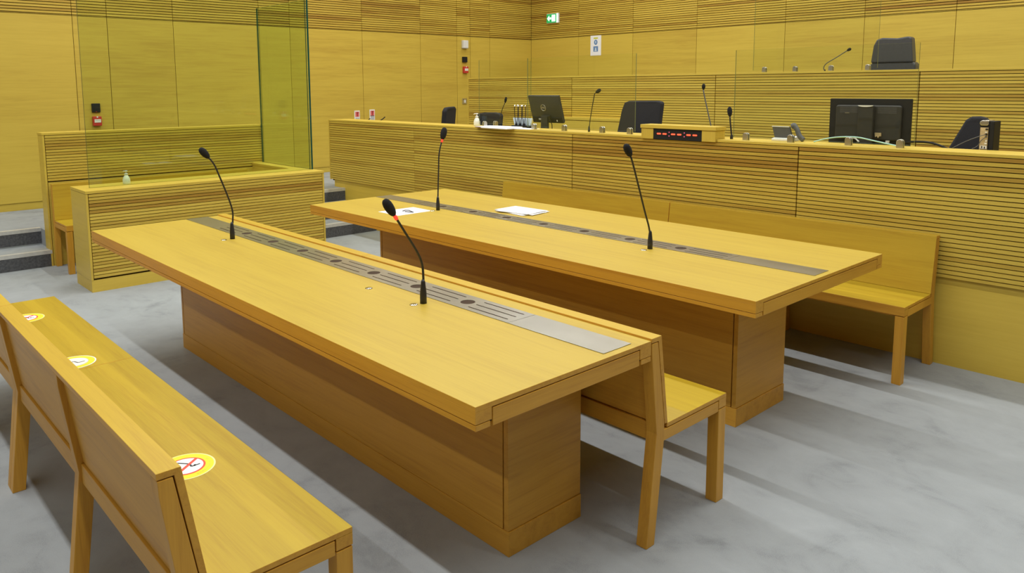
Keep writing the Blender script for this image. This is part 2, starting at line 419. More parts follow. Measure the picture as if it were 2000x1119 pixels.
# ------------------------------------------------------------------ benches
def bench(L, vt, loc, rz, label, mids=(0.,), group='oak benches'):
    t = thing('oak_bench', label, 'bench', loc, rz, None)
    h = L/2; Z = .443; T = .779; D = .40
    mb = MB().box(-h, h, -D, 0, Z-.016, Z).box(-h, h, -.052, 0, Z-.052, Z-.016)
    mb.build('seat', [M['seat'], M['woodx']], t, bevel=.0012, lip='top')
    box(-h+.04, h-.04, -D+.01, -.052, Z-.04, Z-.016).build('seat_core', M['woodx'], t)
    for sx in (-1, 1):
        xa, xb = sorted((sx*h, sx*(h-.04)))
        box(xa, xb, -D-.02, -.056, Z-.062, Z-.020).build('end_rail', M['woody'], t, bevel=.0015)
        xa, xb = sorted((sx*h, sx*(h-.048)))
        box(xa, xb, -.052, -.001, 0, Z-.056).build('leg', M['woodz'], t, bevel=.002)
    box(-h+.048, h-.048, -.05, -.028, Z-.066, Z-.052).build('front_rail', M['woodx'], t, bevel=.001)
    # rear legs run up as back supports
    fo = min(.512, vt+.022)
    prof = [(-fo, 0), (-fo+.048, 0), (-.416, .395), (-.418, .452), (-(vt-.0355), T-.0195), (-(vt), T-.0195), (-(vt-.002), T-.06), (-.464, .42)]
    xs = [(-h, -h+.045), (h-.045, h)]+[(m-.0225, m+.0225) for m in mids]
    for xa, xb in xs:
        MB().prism(prof, 0, xa, xb).build('leg', M['woodz'], t, bevel=.002)
    # back board with folded top rail
    yb, yt = -.398, -(vt-.055)
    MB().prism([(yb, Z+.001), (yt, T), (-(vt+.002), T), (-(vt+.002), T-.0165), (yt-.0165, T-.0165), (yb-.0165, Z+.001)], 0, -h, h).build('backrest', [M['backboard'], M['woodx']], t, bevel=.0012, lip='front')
    # rear panel and rail between the supports
    cuts = sorted(xs)
    for (a, b), (c, d) in zip(cuts[:-1], cuts[1:]):
        MB().prism([(-.448, .452), (-.428, .452), (-(vt-.0385), T-.018), (-(vt-.014), T-.018)], 0, b, c).build('rear_panel', M['woodx'], t)
        box(b, c, -.456, -.41, .383, .448).build('rear_rail', M['woodx'], t, bevel=.0015)
    return t
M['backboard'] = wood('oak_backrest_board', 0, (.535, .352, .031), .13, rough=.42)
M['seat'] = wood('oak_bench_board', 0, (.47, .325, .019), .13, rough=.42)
bench(1.833, .507, (-1.0685, -.322, 0), 0, 'oak bench nearest the camera, front left, with a red barred round sticker')
bench(1.402, .507, (-2.689, -.322, 0), 0, 'oak bench at the left edge of the picture, end to end with the nearest bench')
bench(1.823, .502, (-.8545, 1.268, 0), 0, 'oak bench whose back joins the foreground table, right half with its end in view')
bench(1.823, .502, (-2.6815, 1.268, 0), 0, 'oak bench joined to the foreground table, far half toward the dock')
bench(1.818, .492, (-.810, 3.022, 0), PI, 'oak bench against the slatted counter, right half with its end in view')
bench(1.823, .492, (-2.636, 3.022, 0), PI, 'oak bench against the slatted counter, far left half behind the papers')
bench(1.90, .465, (-5.915, 1.30, 0), -PI/2, 'oak bench inside the glazed dock along its slatted back')

# round seat stickers
def sticker(loc, label, barred):
    t = thing('seat_sticker', label, 'sticker', loc, 0, None)
    z = .0003
    def lay(name, pts, mat, k): MB().prism(pts, 2, z+.0004*k, z+.0004*(k+1)).build(name, mat, t)
    R = .09
    lay('pale_edge', disc_pts(R, 56), M['paleyellow'] if barred else M['signface'], 0)
    lay('yellow_ring', disc_pts(R*.94, 56), M['yellow'], 1)
    lay('inner_ring', disc_pts(R*.66, 48), M['redprint'] if barred else M['greyprint'], 2)
    lay('white_field', disc_pts(R*.585 if barred else R*.63, 48), M['signface'] if not barred else M['paper'], 3)
    def bar(name, p, q, w, mat, k):
        p = Vector(p); q = Vector(q); d = (q-p).normalized(); n = Vector((-d.y, d.x))*w/2
        MB().prism([tuple(p+n), tuple(p-n), tuple(q-n), tuple(q+n)], 2, z+.0004*k, z+.0004*(k+1)).build(name, mat, t)
    # seated figure seen as a few strokes: back, seat, shin
    if barred:
        fig = [((-.045, -.020), (-.006, .014)), ((-.006, .014), (.014, .012)), ((.014, .012), (.014, .040)), ((.018, .020), (.008, .026))]
    else:
        fig = [((-.012, -.034), (-.008, .004)), ((-.008, .004), (.018, .014)), ((.018, .014), (.014, .042))]
    for a, b in fig: bar('figure_stroke', a, b, .006, M['ink'], 4)
    if barred: bar('red_bar', (-.030, .046), (.036, -.042), .010, M['redprint'], 5)
    # printed lettering round the yellow ring: too small to read, so short ink dashes
    for a0, n_ in ((.15, 13), (3.75, 4)):
        for k in range(n_):
            a = a0+k*.13
            p = Vector((math.cos(a), math.sin(a)))*R*.80; d = Vector((-p.y, p.x)).normalized()*.0032
            bar('print_mark', p-d, p+d, .006, M['lime'] if a0 < 1 else M['ink'], 2)
    return t
sticker((-.806, -.532, .443), 'round yellow sticker with red bar over a seated figure, nearest on the bench', True)
sticker((-2.093, -.540, .443), 'round yellow and white sticker with dark figure and no bar, middle of three', False)
sticker((-3.0, -.548, .443), 'round yellow sticker with red ring, farthest of the three on the bench seats', True)

# ------------------------------------------------------------------ microphones
def smooth_path(pts, n=6):
    P = [Vector(p) for p in pts]; P = [P[0]*2-P[1]]+P+[P[-1]*2-P[-2]]; out = []
    for i in range(1, len(P)-2):
        for k in range(n):
            s = k/n
            out.append(.5*((2*P[i])+(-P[i-1]+P[i+1])*s+(2*P[i-1]-5*P[i]+4*P[i+1]-P[i+2])*s*s+(-P[i-1]+3*P[i]-3*P[i+1]+P[i+2])*s**3))
    out.append(P[-2]); return out
def microphone(loc, path, label, head=.030, hlen=.085, ring=False, base=(.0140, .100), neck=.0049, group=None, neckmat=None, headmat=None):
    """path: neck points relative to the base foot; the last one is the tip of the head"""
    t = thing('gooseneck_microphone', label, 'microphone', loc, 0, group)
    br, bh = base
    MB().lathe([(br, 0), (br, bh*.35), (br*.93, bh*.5), (br*.62, bh*.9), (neck*1.1, bh)], 18).build('base', M['mic'], t, smooth=True)
    pts = smooth_path(path)
    tip = pts[-1]; acc = 0; i = len(pts)-1
    while i > 0 and acc < hlen: acc += (pts[i]-pts[i-1]).length; i -= 1
    MB().tube([Vector((0, 0, bh*.8))]+[p for p in pts[:i+1] if p.z > bh*.85 or p == pts[i]], neck, 10).build('gooseneck', neckmat or M['mic'], t, smooth=True)
    p0 = pts[i]; d = (tip-p0); hl = d.length; d.normalize()
    q = d.to_track_quat('Z', 'Y').to_matrix()
    def turned(name, prof, mat, off):
        mb = MB().lathe(prof, 20); mb.v = [tuple(p0+d*off+q @ Vector(v)) for v in mb.v]; return mb.build(name, mat, t, smooth=True)
    prof = [(max(.003, head*math.sin(math.acos(max(-1, min(1, 1-2*s))))**.8*(.86+.2*s)), hl*s) for s in [0, .03, .08, .15, .25, .4, .55, .7, .82, .9, .96, 1]]
    turned('windscreen', prof, headmat or M['blackmat'], 0)
    if ring: turned('light_ring', [(neck*1.2, -.020), (neck*1.6, -.017), (neck*1.6, -.006), (neck*1.4, .002)], M['micred'], 0)
    return t
Vp = lambda *a: [Vector(p) for p in a]
microphone((-2.7093, 0.4812, TZ), [(0,0.000,0.000),(0,0.006,0.096),(0,0.002,0.193),(0,-0.068,0.396),(0,-0.096,0.458),(0,-0.135,0.506),(0,-0.166,0.543)], 'black gooseneck microphone at the dock end of the foreground table', head=.021, hlen=.075)
microphone((-0.8609, 0.4735, TZ), [(0,0.000,0.000),(0,0.002,0.096),(0,-0.012,0.188),(0,-0.091,0.314),(0,-0.152,0.404),(0,-0.181,0.447)], 'black gooseneck microphone with red light, near end of the foreground table', head=.020, hlen=.068, ring=True)
microphone((-2.6948, 2.0083, TZ), [(0,0.000,0.000),(0,0.002,0.116),(0,0.010,0.289),(0,0.019,0.415),(0,0.053,0.521),(0,0.073,0.591)], 'black gooseneck microphone with red light on the middle table beside a paper sheet', head=.024, hlen=.080, ring=True)
microphone((-0.8552, 2.0122, TZ), [(0,0.000,0.000),(0,-0.008,0.103),(0,-0.058,0.222),(0,-0.166,0.478),(0,-0.206,0.545),(0,-0.230,0.581)], 'black gooseneck microphone near the right end of the middle table', head=.021, hlen=.075)

# ------------------------------------------------------------------ papers on the middle table
t = tag(MB().prism([(-2.9351, 1.6572), (-2.6958, 1.6572), (-2.7006, 1.9562), (-2.9293, 1.963)], 2, TZ, TZ+.0012).build('paper_sheet', M['paper']), 'single white sheet lying on the middle table under a thin dark clip', 'paper')
mb = MB().tube([(-2.8241, 1.7894, TZ+.004), (-2.8309, 1.8183, TZ+.006), (-2.8048, 1.8328, TZ+.006), (-2.7276, 1.8135, TZ+.004)], .0032, 6).tube([(-2.7952, 1.7894, TZ+.004), (-2.7421, 1.8019, TZ+.004), (-2.7276, 1.8135, TZ+.004)], .0032, 6)
tag(mb.build('wire_clip', M['greyplastic'], smooth=True), 'thin dark bent clip lying on the single white sheet', 'clip')
t = thing('document_stack', 'thick stack of white papers across the metal strip of the middle table', 'papers', (-2.2308, 2.3826, TZ+.0024))
for k in range(5):
    a = (-.10, .16, -.04, .22, .05)[k]; sx, sy = ((.155, .11), (.16, .105), (.15, .105), (.14, .10), (.155, .108))[k]
    dx, dy = ((0, 0), (.012, .008), (-.015, .004), (.01, -.006), (0, .006))[k]
    c, s_ = math.cos(a), math.sin(a)
    pts = [(dx+x*c-y*s_, dy+x*s_+y*c) for x, y in ((-sx, -sy), (sx, -sy), (sx, sy), (-sx, sy))]
    MB().prism(pts, 2, .0022*k, .0022*k+.0018).build('paper_bundle', M['paper'], t)

# ------------------------------------------------------------------ dock
FX, BX, DZ = -5.106, -5.549, .8355
t = thing('dock_desk', 'oak slatted dock front at left with a deep ledge under the tinted glass', 'dock', (0, 0, 0))
mb = MB(); ph = .0055; slats(mb, 1, DY0+.022, DY1-.022, .108-ph, DZ-.026-ph, FX, .016, P1, .0052, -1)
mb.build('slat_front', [M['slaty'], M['gap']], t, loc=(0, 0, ph))
for ya, yb in ((DY0, DY0+.017), (DY1-.017, DY1)):
    box(FX-.03, FX, ya, yb, .10, DZ-.026).build('corner_post', M['wallz'], t)
box(BX, FX+.002, DY0-.002, DY1+.002, DZ-.024, DZ).build('ledge', M['wally'], t, bevel=.0015)
box(BX, FX-.03, DY0, DY0+.02, .10, DZ-.026).build('end_panel', M['wallx'], t)
box(BX, FX-.03, DY1-.02, DY1, .10, DZ-.026).build('end_panel', M['wallx'], t)
box(BX, BX+.02, DY0+.02, DY1-.14, .10, DZ-.026).build('inner_panel', M['wally'], t)
box(BX, FX-.004, DY0+.003, DY1-.003, 0, .10).build('plinth', M['wally'], t)
BK = -6.41
t = thing('dock_side_wall', 'low oak side wall of the dock under the end pane of glass', 'dock wall', (0, 0, 0))
box(BK, BX, 2.348, DY1, 0, DZ-.024).build('side_wall', M['wallx'], t)
box(BK+.002, BX, 2.345, DY1+.002, DZ-.024, DZ).build('side_ledge', M['wallx'], t, bevel=.0015)
t = thing('dock_back_screen', 'tall oak slatted back of the dock behind its bench', 'dock back', (0, 0, 0))
mb = MB(); ph = .0222; slats(mb, 1, DY0+.022, DY1-.01, .795-ph, 1.2282-ph, BK, .016, P1, .0052, -1)
mb.build('slat_back', [M['slaty'], M['gap']], t, loc=(0, 0, ph))
box(BK-.03, BK, DY0+.022, DY1, 0, .79).build('lower_back', M['wally'], t)
for ya, yb in ((DY0, DY0+.017), (DY1-.006, DY1+.01)):
    box(BK-.17, BK, ya, yb, 0, 1.23).build('back_end_panel', M['wallx'], t)
box(BK-.175, BK+.004, DY0-.004, DY1+.012, 1.230, 1.252).build('back_cap', M['wally'], t, bevel=.0015)
box(BK-.17, BK-.03, DY0+.02, DY1, 0, 1.228).build('back_core', M['gap'], t)

def pane(name, p, q, z0, z1, th, parent, mat, edge):
    """upright glass sheet from p to q (plan), edges dark"""
    p = Vector(p); q = Vector(q); d = (q-p).normalized(); n = Vector((-d.y, d.x))*th/2
    c = [p+n, p-n, q-n, q+n]
    vs = [(v.x, v.y, z0) for v in c]+[(v.x, v.y, z1) for v in c]
    mb = MB()
    mb.v = [tuple(v) for v in vs]
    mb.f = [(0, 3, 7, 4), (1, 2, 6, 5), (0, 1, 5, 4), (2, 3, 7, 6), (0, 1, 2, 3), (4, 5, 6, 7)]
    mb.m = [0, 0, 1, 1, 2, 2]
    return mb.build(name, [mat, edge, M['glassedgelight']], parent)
t = thing('dock_glass_screen', 'tall green tinted glass screen standing on the dock ledge', 'glass screen', (-5.32, 1.44, DZ))
GZ = 2.512-DZ
pane('front_pane', (0, .405-1.44), (0, 2.452-1.44), 0, GZ, .017, t, M['glass'], M['glassedge'])
pane('side_pane', (BK+.012+5.32, 2.470-1.44), (.012, 2.470-1.44), 0, GZ, .019, t, M['glass'], M['glassedge'])

# ------------------------------------------------------------------ soap bottles
def bottle(loc, s, label):
    t = thing('sanitiser_bottle', label, 'bottle', loc, 0, None)
    MB().lathe([(.028*s, 0), (.031*s, .004*s), (.031*s, .040*s), (.023*s, .062*s), (.012*s, .078*s), (.010*s, .082*s)], 20).build('bottle_body', M['soap'], t, smooth=True)
    MB().lathe([(.015*s, .080*s), (.015*s, .092*s), (.005*s, .094*s), (.005*s, .108*s), (.013*s, .109*s), (.013*s, .118*s), (.004*s, .119*s)], 16).build('pump', M['white'], t, smooth=True)
    MB().tube([(0, 0, .114*s), (-.018*s, -.012*s, .114*s), (-.026*s, -.017*s, .108*s)], .0038*s, 8).build('spout', M['white'], t, smooth=True)
    return t
bottle((-5.395, .722, DZ), .98, 'clear pump bottle on the dock ledge behind the tinted glass')

# ------------------------------------------------------------------ clerk counter
CY, CZ, CS = 3.5334, 1.265, .5291
t = thing('clerk_counter', 'long oak slatted counter across the room behind the tables', 'counter', (0, 0, 0))
CJ = [-6.757, -5.018, -2.766, -.78, 1.2, 3.2, 6.0]
for i, (a, b) in enumerate(zip(CJ[:-1], CJ[1:])):
    mb = MB(); g0 = .0015 if i in (0,) else .004
    ga = .003 if i == 0 else (.0012 if i == 1 else .004); gb = .0012 if i == 0 else .004
    ph = .0127      # rows set out from the underside of the cap
    slats(mb, 0, a+ga, b-gb, CS-ph, CZ-.0215-ph, CY, .016, P1, .0052, 1)
    mb.build('slat_panel', [M['slatx'], M['gap']], t, loc=(0, 0, ph))
box(-6.775, -6.757, CY-.001, CY+.10, CS-.005, CZ).build('end_frame', M['wallz'], t)
box(-6.757, 6., CY+.030, CY+.10, CS-.02, CZ-.020).build('counter_core', M['gap'], t)
box(-6.705, -6.47, CY+.022, CY+.10, ZR, CS).build('base_panel', M['wallx'], t)
box(-6.47, 6., CY+.022, CY+.12, 0, CS).build('base_panel', M['wallx'], t)
KX0, KX1 = -2.045, -1.385
for a, b in ((-6.758, KX0-.001), (KX1+.001, 6.)):
    box(a, b, CY-.001, CY+.28, CZ-.0185, CZ).build('counter_cap', M['wallx'], t, bevel=.0015)
box(KX0, KX1, CY+.12, CY+.28, CZ-.0185, CZ).build('counter_cap', M['wallx'], t)
t = thing('clerk_desk', 'long oak desk surface just behind the counter cap under the monitors', 'desk', (0, 0, 0))
box(-6.3, 6., CY+.285, CY+.62, 1.165, 1.195).build('desk_surface', M['wallx'], t, bevel=.0015)
for lx in (-6.2, -2.4, 1.4, 5.9):
    box(lx, lx+.04, CY+.30, CY+.60, ZR, 1.165).build('leg', M['wallz'], t)
DKZ = 1.195
# timer box
t = thing('timer_box', 'oak box with a red dashed digital timer set into the counter top', 'timer', (-1.715, CY, 1.2445))
hw = .33; zt = .111
box(-hw, hw, -.022, .117, zt-.027, zt).build('box_lid', M['wallx'], t, bevel=.001)
for xa, xb in ((-hw+.006, -.213), (.213, hw-.006)):
    box(xa, xb, -.016, .112, .002, zt-.029).build('cheek_panel', M['wallz'], t, bevel=.001)
box(-.213, .213, -.012, .10, .002, zt-.029).build('display', M['black'], t)
def dash(x, w, h, z, mat, name): MB().prism(rounded(w, h, min(w, h)*.45, 4, x, z), 1, -.0145, -.0118).build(name, mat, t)
for f in (.12, .24, .42, .545, .735, .86): dash(-.213+.426*f, .036, .011, .044, M['led'], 'led_dash')
for f in (.335, .648):
    dash(-.213+.426*f, .009, .009, .058, M['leddim'], 'led_dot'); dash(-.213+.426*f, .009, .009, .030, M['leddim'], 'led_dot')

# glass screens on the counter --------------------------------------------------
def clamp(parent, x, y, z, a=0.):
    """round-topped steel clamp of two cheeks straddling the glass"""
    for s in (-1, 1):
        pts = [(-.019, 0), (.019, 0)]+[(.019*math.cos(k*PI/10), .034+.019*math.sin(k*PI/10)) for k in range(11)]
        mb = MB().prism(pts, 1, s*.0065 if s > 0 else -.0185, .0185 if s > 0 else -.0065)
        c, q = math.cos(a), math.sin(a)
        mb.v = [(x+vx*c-vy*q, y+vx*q+vy*c, z+vz) for vx, vy, vz in mb.v]
        mb.build('clamp_cheek', M['steel'], parent, bevel=.002)
def screen(name, label, p, q, z, z0, z1, clamps, th=.008, group=None):
    t = thing(name, label, 'glass screen', (p[0], p[1], z), 0, group)
    r = (q[0]-p[0], q[1]-p[1]); pane('pane', (0, 0), r, z0-z, z1-z, th, t, M['clearglass'], M['glassedge2'])
    a = math.atan2(r[1], r[0]); L = math.hypot(*r)
    for s in clamps: clamp(t, r[0]*s/L, r[1]*s/L, 0, a)
    return t
M['glassedge2'] = plain('screen_edge', (.16, .20, .09), .2)
GY = 3.63
screen('counter_glass_screen', 'clear glass screen on the counter in front of the left computer monitor', (-3.400, GY), (-2.184, GY), CZ, 1.288, 1.908, (.085, .455, .88, 1.165))
screen('counter_glass_screen', 'clear glass screen set end-on beside the papers on the counter', (-4.035, 3.60), (-3.910, 4.19), CZ, 1.290, 1.908, (.06, .185))
screen('counter_glass_screen', 'clear glass screen on the counter in front of the large black monitor', (-1.313, GY), (-.110, GY), CZ, 1.284, 1.898, (.10, .43, .815, 1.125))

# things on the counter, positions worked out from image pixels ---------------------------------------------------------
bottle((-4.185, 3.70, CZ), 1.06, 'clear pump bottle on the counter left of the papers')
t = thing('paper_pile', 'loose white papers overhanging the counter front beside the pump bottle', 'papers', (-3.72, 3.60, CZ))
def sheet(cx, cy_, a, sx, sy, z0, z1, name, mat):
    c, s_ = math.cos(a), math.sin(a)
    MB().prism([(cx+x*c-y*s_, cy_+x*s_+y*c) for x, y in ((-sx, -sy), (sx, -sy), (sx, sy), (-sx, sy))], 2, z0, z1).build(name, M[mat], t)
sheet(-.12, .005, .12, .15, .10, 0, .005, 'folder', 'folder')
sheet(-.13, .02, .10, .15, .10, .005, .010, 'paper_bundle', 'paper')
sheet(.06, -.03, -.05, .19, .12, 0, .006, 'paper_bundle', 'paper')
sheet(.02, -.02, .06, .17, .11, .006, .013, 'paper_bundle', 'paper')
sheet(.27, .005, .10, .15, .075, 0, .004, 'paper_bundle', 'paper')

def headset(x, y, z, w, label):
    t = thing('neck_headset', label, 'headset', (x, y, z), 0, None)
    mb = MB()
    for s in (-1, 1):
        mb.tube(smooth_path([(s*.004, 0, .012), (s*w*.55, 0, .045), (s*w*.92, 0, .10), (s*w, 0, .150), (s*w*.97, 0, .182)]), .0032, 8)
    mb.build('stethoscope_arms', M['black'], t, smooth=True)
    for s in (-1, 1): MB().tube([(s*w*.97, 0, .178), (s*w*.6, -.004, .188)], [.007, .009], 8).build('ear_tip', M['chrome'], t, smooth=True)
    MB().tube([(0, 0, 0), (0, 0, .018)], .012, 10).build('receiver', M['black'], t, smooth=True)
    return t
t = thing('headset_charger', 'pale blue charging rack under the black headsets on the counter', 'charger', (-3.60, 3.755, CZ))
box(-.11, .12, -.035, .03, 0, .022).build('rack_base', M['black'], t, bevel=.003)
for k in range(7):
    x = -.10+k*.032
    MB().prism([(x-.008, .022), (x+.012, .022), (x+.020+(k-3)*.004, .088), (x-.010+(k-3)*.006, .091)], 1, .006, .022).build('charging_slot', M['bluewhite'], t)
headset(-3.660, 3.738, CZ+.0225, .0235, 'black neck headset standing in the rack, left of three')
headset(-3.608, 3.738, CZ+.0225, .0235, 'black neck headset standing in the rack, middle of three')
headset(-3.556, 3.738, CZ+.0225, .0235, 'black neck headset standing in the rack beside the monitor')

# left monitor (tilted back), seen from behind
t = thing('computer_monitor', 'dark monitor seen from behind with a round silver logo on its back', 'monitor', (-3.565, 4.075, DKZ))
tilt = -.30
def tilted(mb, piv=(0, 0, .20)):
    c, s_ = math.cos(tilt), math.sin(tilt)
    mb.v = [(x, piv[1]+(y-piv[1])*c+(z-piv[2])*s_, piv[2]-(y-piv[1])*s_+(z-piv[2])*c) for x, y, z in mb.v]; return mb
tilted(MB().prism(rounded(.405, .275, .008, 3, 0, .245), 1, -.022, 0)).build('housing', M['screenback'], t, bevel=.004)
tilted(MB().prism(rounded(.395, .262, .006, 3, 0, .246), 1, 0, .008)).build('screen', M['black'], t, bevel=.001)
tilted(box(-.19, .19, -.030, -.020, .112, .165)).build('lower_cover', M['black'], t, bevel=.004)
tilted(box(-.055, .055, -.05, -.022, .13, .19)).build('stand_mount', M['screenback'], t, bevel=.004)
MB().prism([(-.046, .012), (.046, .012), (.040, .17), (-.040, .17)], 1, -.055, -.028).build('stand_column', M['screenback'], t, bevel=.003)
box(-.11, .11, -.13, .06, 0, .014).build('stand_foot', M['black'], t, bevel=.004)
ring = MB()
tilted(ring.tube([(-.024+.031*math.cos(a), -.023, .262+.031*math.sin(a)) for a in [2*PI*k/28 for k in range(29)]], .0028, 6)).build('logo_ring', M['steel'], t, smooth=True)
lt = text_mesh('logo_lettering', 'DELL', .022, M['steel'], t, (0, 0, 0), (0, 0, 0))
mm = Matrix.Rotation(PI/2, 4, 'X')
for v in lt.data.vertices:
    w = mm @ v.co; x, y, z = w.x-.024, w.y-.0225, w.z+.262
    c, s_ = math.cos(tilt), math.sin(tilt); v.co = (x, y*c+(z-.20)*s_, .20-y*s_+(z-.20)*c)
tilted(box(.128, .138, -.032, -.029, .128, .143)).build('sticker_label', M['paper'], t)
tilted(box(-.105, -.065, -.0335, -.030, .140, .155)).build('sticker_label', M['greyprint'], t)
MB().tube(smooth_path([(.03, -.03, .15), (.07, -.02, .10), (.06, 0, .04), (.08, .02, .005)]), .004, 6).build('cable', M['black'], t, smooth=True)

# right monitor
t = thing('computer_monitor', 'large black monitor seen from behind on the right half of the counter', 'monitor', (-.545, 4.06, DKZ))
MB().prism(rounded(.532, .315, .006, 3, 0, .204), 1, -.016, .010).build('housing', M['black'], t, bevel=.003)
MB().prism([(-.215, .085), (.215, .085), (.215, .312), (.20, .318), (-.20, .318), (-.215, .312)], 1, -.040, -.016).build('raised_back', M['screenback'], t, bevel=.010, seg=3)
box(-.255, .255, .010, .014, .062, .345).build('screen', M['black'], t)
mb = MB()
for s in (-1, 1):
    for k in range(6): mb.box(min(s*.065, s*.185), max(s*.065, s*.185), -.0415, -.0395, .265+k*.007, .268+k*.007)
mb.build('vent_grille', M['greyplastic'], t)
MB().prism(rounded(.098, .30, .006, 3, 0, .165), 1, -.075, -.040).build('stand_column', M['screenback'], t, bevel=.006, seg=3)
mon = t
MB().prism([(-.050, .318)]+[(.05*math.cos(PI+k*PI/10), .318+.011*math.sin(PI+k*PI/10)) for k in range(1, 10)]+[(.050, .318)], 1, -.082, -.074).build('pale_badge', M['white'], t)
box(-.14, .14, -.16, .05, 0, .014).build('stand_foot', M['black'], t, bevel=.004)
box(-.15, -.12, -.0425, -.0405, .262, .266).build('maker_badge', M['steel'], t)
MB().prism([(.058, .135), (.098, .135), (.098, .112), (.088, .112), (.080, .10), (.074, .112), (.062, .106)], 1, -.052, -.041).build('connector_label', M['tan'], t)
box(.130, .152, -.052, -.041, .070, .085).build('connector_label', M['white'], t)
MB().tube(smooth_path([(-.10, -.06, .09), (-.07, -.07, .095), (-.05, -.07, .085), (-.03, -.08, .07)]), .006, 6).build('plug', M['white'], t, smooth=True)
MB().tube(smooth_path([(.20, 0, .066), (.30, -.03, .084), (.42, -.06, .082), (.54, -.07, .040), (.60, -.04, .008)]), .008, 6).build('cable', M['black'], t, smooth=True)

tag(MB().tube(smooth_path([(-.757, 3.70, CZ+.006), (-.68, 3.70, CZ+.030), (-.585, 3.70, CZ+.046), (-.475, 3.70, CZ+.049), (-.37, 3.695, CZ+.032), (-.22, 3.69, CZ+.005)]), .0042, 8).build('network_cable', M['cyan'], smooth=True), 'pale cyan cable arching over the counter below the large black monitor', 'cable')

# desk phone
t = thing('desk_phone', 'dark grey desk phone with raised screen on the counter', 'phone', (-.985, 3.755, CZ+.0005))
t.scale = (1, 1, 1.12)
MB().prism([(-.055, 0), (.05, 0), (.05, .03), (-.055, .014)], 0, -.075, .075).build('phone_body', M['white'], t, bevel=.003)
MB().prism([(-.092, .088), (.035, .088), (.062, .010), (-.068, .010)], 1, -.02, .0).build('phone_screen', M['greyplastic'], t, bevel=.003)
box(-.09, .035, -.024, -.018, .085, .091).build('screen_edge', M['white'], t)
MB().tube(smooth_path([(.045, .0, .090), (.060, 0, .094), (.085, -.005, .07), (.105, -.01, .035), (.135, -.01, .008)]), [.018]*9+[.017]*16, 10).build('handset', M['greyplastic'], t, smooth=True)

# computer tower with bare back and cables
t = thing('computer_tower', 'small computer tower with open tan back and cables at the right end of the counter', 'computer', (.205, 3.90, DKZ))
Q = .072
box(-.032, .020, -.06, .06, 0, Q+.150).build('case', M['black'], t, bevel=.004)
box(-.027, .014, -.066, -.060, .004, Q+.128).build('rear_plate', M['tan'], t)
MB().prism([(-.032, Q+.150), (-.032, Q+.160), (-.024, Q+.170), (.016, Q+.170), (.016, Q+.150), (.008, Q+.140), (-.024, Q+.140)], 1, -.068, .05).build('top_cover', M['steel'], t, bevel=.003)
for (px, pz, w, h, mk) in ((.004, .118, .006, .008, 'black'), (.011, .118, .004, .008, 'black'), (.005, .100, .010, .006, 'white'), (.006, .088, .012, .008, 'black'), (.006, .074, .010, .008, 'greyplastic'), (.008, .050, .008, .010, 'white'), (.006, .034, .012, .010, 'white'), (-.004, .012, .034, .018, 'white'), (-.012, .012, .006, .012, 'black'), (.002, .010, .006, .012, 'ink')):
    box(px-w/2, px+w/2, -.071, -.066, Q+pz-h/2, Q+pz+h/2).build('port', M[mk], t)
box(.020, .044, -.066, .06, 0, Q+.166).build('side_panel', M['black'], t, bevel=.004)
for pts in ([(.006, -.075, Q+.088), (-.03, -.085, Q+.074), (-.09, -.085, Q+.045), (-.16, -.10, Q)], [(.006, -.075, Q+.074), (-.015, -.085, Q+.05), (-.03, -.085, Q+.02), (-.055, -.10, Q)]):
    MB().tube(smooth_path(pts), .0022, 6).build('cable', M['greyplastic'], t, smooth=True)

# microphones of the clerk and the bench behind
microphone((-2.69, 3.66, CZ), [(0,0,0),(.004,0,.05),(.016,0,.13),(.052,0,.30),(.070,0,.333),(.122,0,.358)], 'thin black microphone on the counter left of the black chair, head bent right', head=.016, hlen=.055, base=(.009, .05), neck=.0036)
microphone((-1.345, 3.66, CZ), [(0,0,0),(-.004,0,.05),(-.014,0,.12),(-.020,0,.18),(-.024,0,.232)], 'short black microphone on the counter right of the timer box', head=.018, hlen=.062, base=(.011, .035), neck=.0056)
microphone((-1.585, 3.79, CZ), [(0,0,0),(-.006,0,.06),(-.045,0,.20),(-.083,0,.34),(-.084,0,.400)], 'slim grey microphone standing behind the timer box', head=.014, hlen=.045, base=(.010, .04), neck=.0046, neckmat=M['greyplastic'])
microphone((-4.29, 4.10, DKZ), [(0,0,0),(.008,0,.09),(.05,0,.22),(.100,0,.305),(.112,0,.350)], 'thin black microphone at the far left of the counter behind the end-on glass', head=.014, hlen=.048, base=(.010, .04), neck=.0038)

# ------------------------------------------------------------------ office chairs
def chair(loc, rz, poly, label, seat_z=.50, lean=.10, thick=.06):
    """poly: outline of the backrest in local x and height; sits on a five-star base"""
    t = thing('office_chair', label, 'chair', loc, rz, None)
    mb = MB().prism(poly, 1, -thick/2, thick/2)
    zb = min(p[1] for p in poly)
    mb.v = [(x, y+.22+(z-zb)*lean-.25*x*x, z) for x, y, z in mb.v]
    mb.build('backrest', M['fabric'], t, bevel=.018, seg=3)
    MB().prism(rounded(.48, .46, .06, 5), 2, seat_z-.07, seat_z).build('seat', M['fabric'], t, bevel=.015, seg=3)
    box(-.04, .04, .20, .23, seat_z-.05, zb+.1).build('back_strut', M['black'], t)
    MB().lathe([(.028, .10), (.028, .25), (.02, .26), (.02, seat_z-.07)], 14).build('gas_column', M['black'], t, smooth=True)
    for k in range(5):
        a = k*2*PI/5+.3
        MB().tube([(0, 0, .11), (.27*math.cos(a), .27*math.sin(a), .065)], [.026, .016], 8).build('leg', M['black'], t)
        MB().lathe([(.008, -.026), (.024, -.024), (.027, 0), (.024, .024), (.008, .026)], 12, (.27*math.cos(a), .27*math.sin(a), .027)).build('caster', M['black'], t, smooth=True)
    return t
zf = ZR
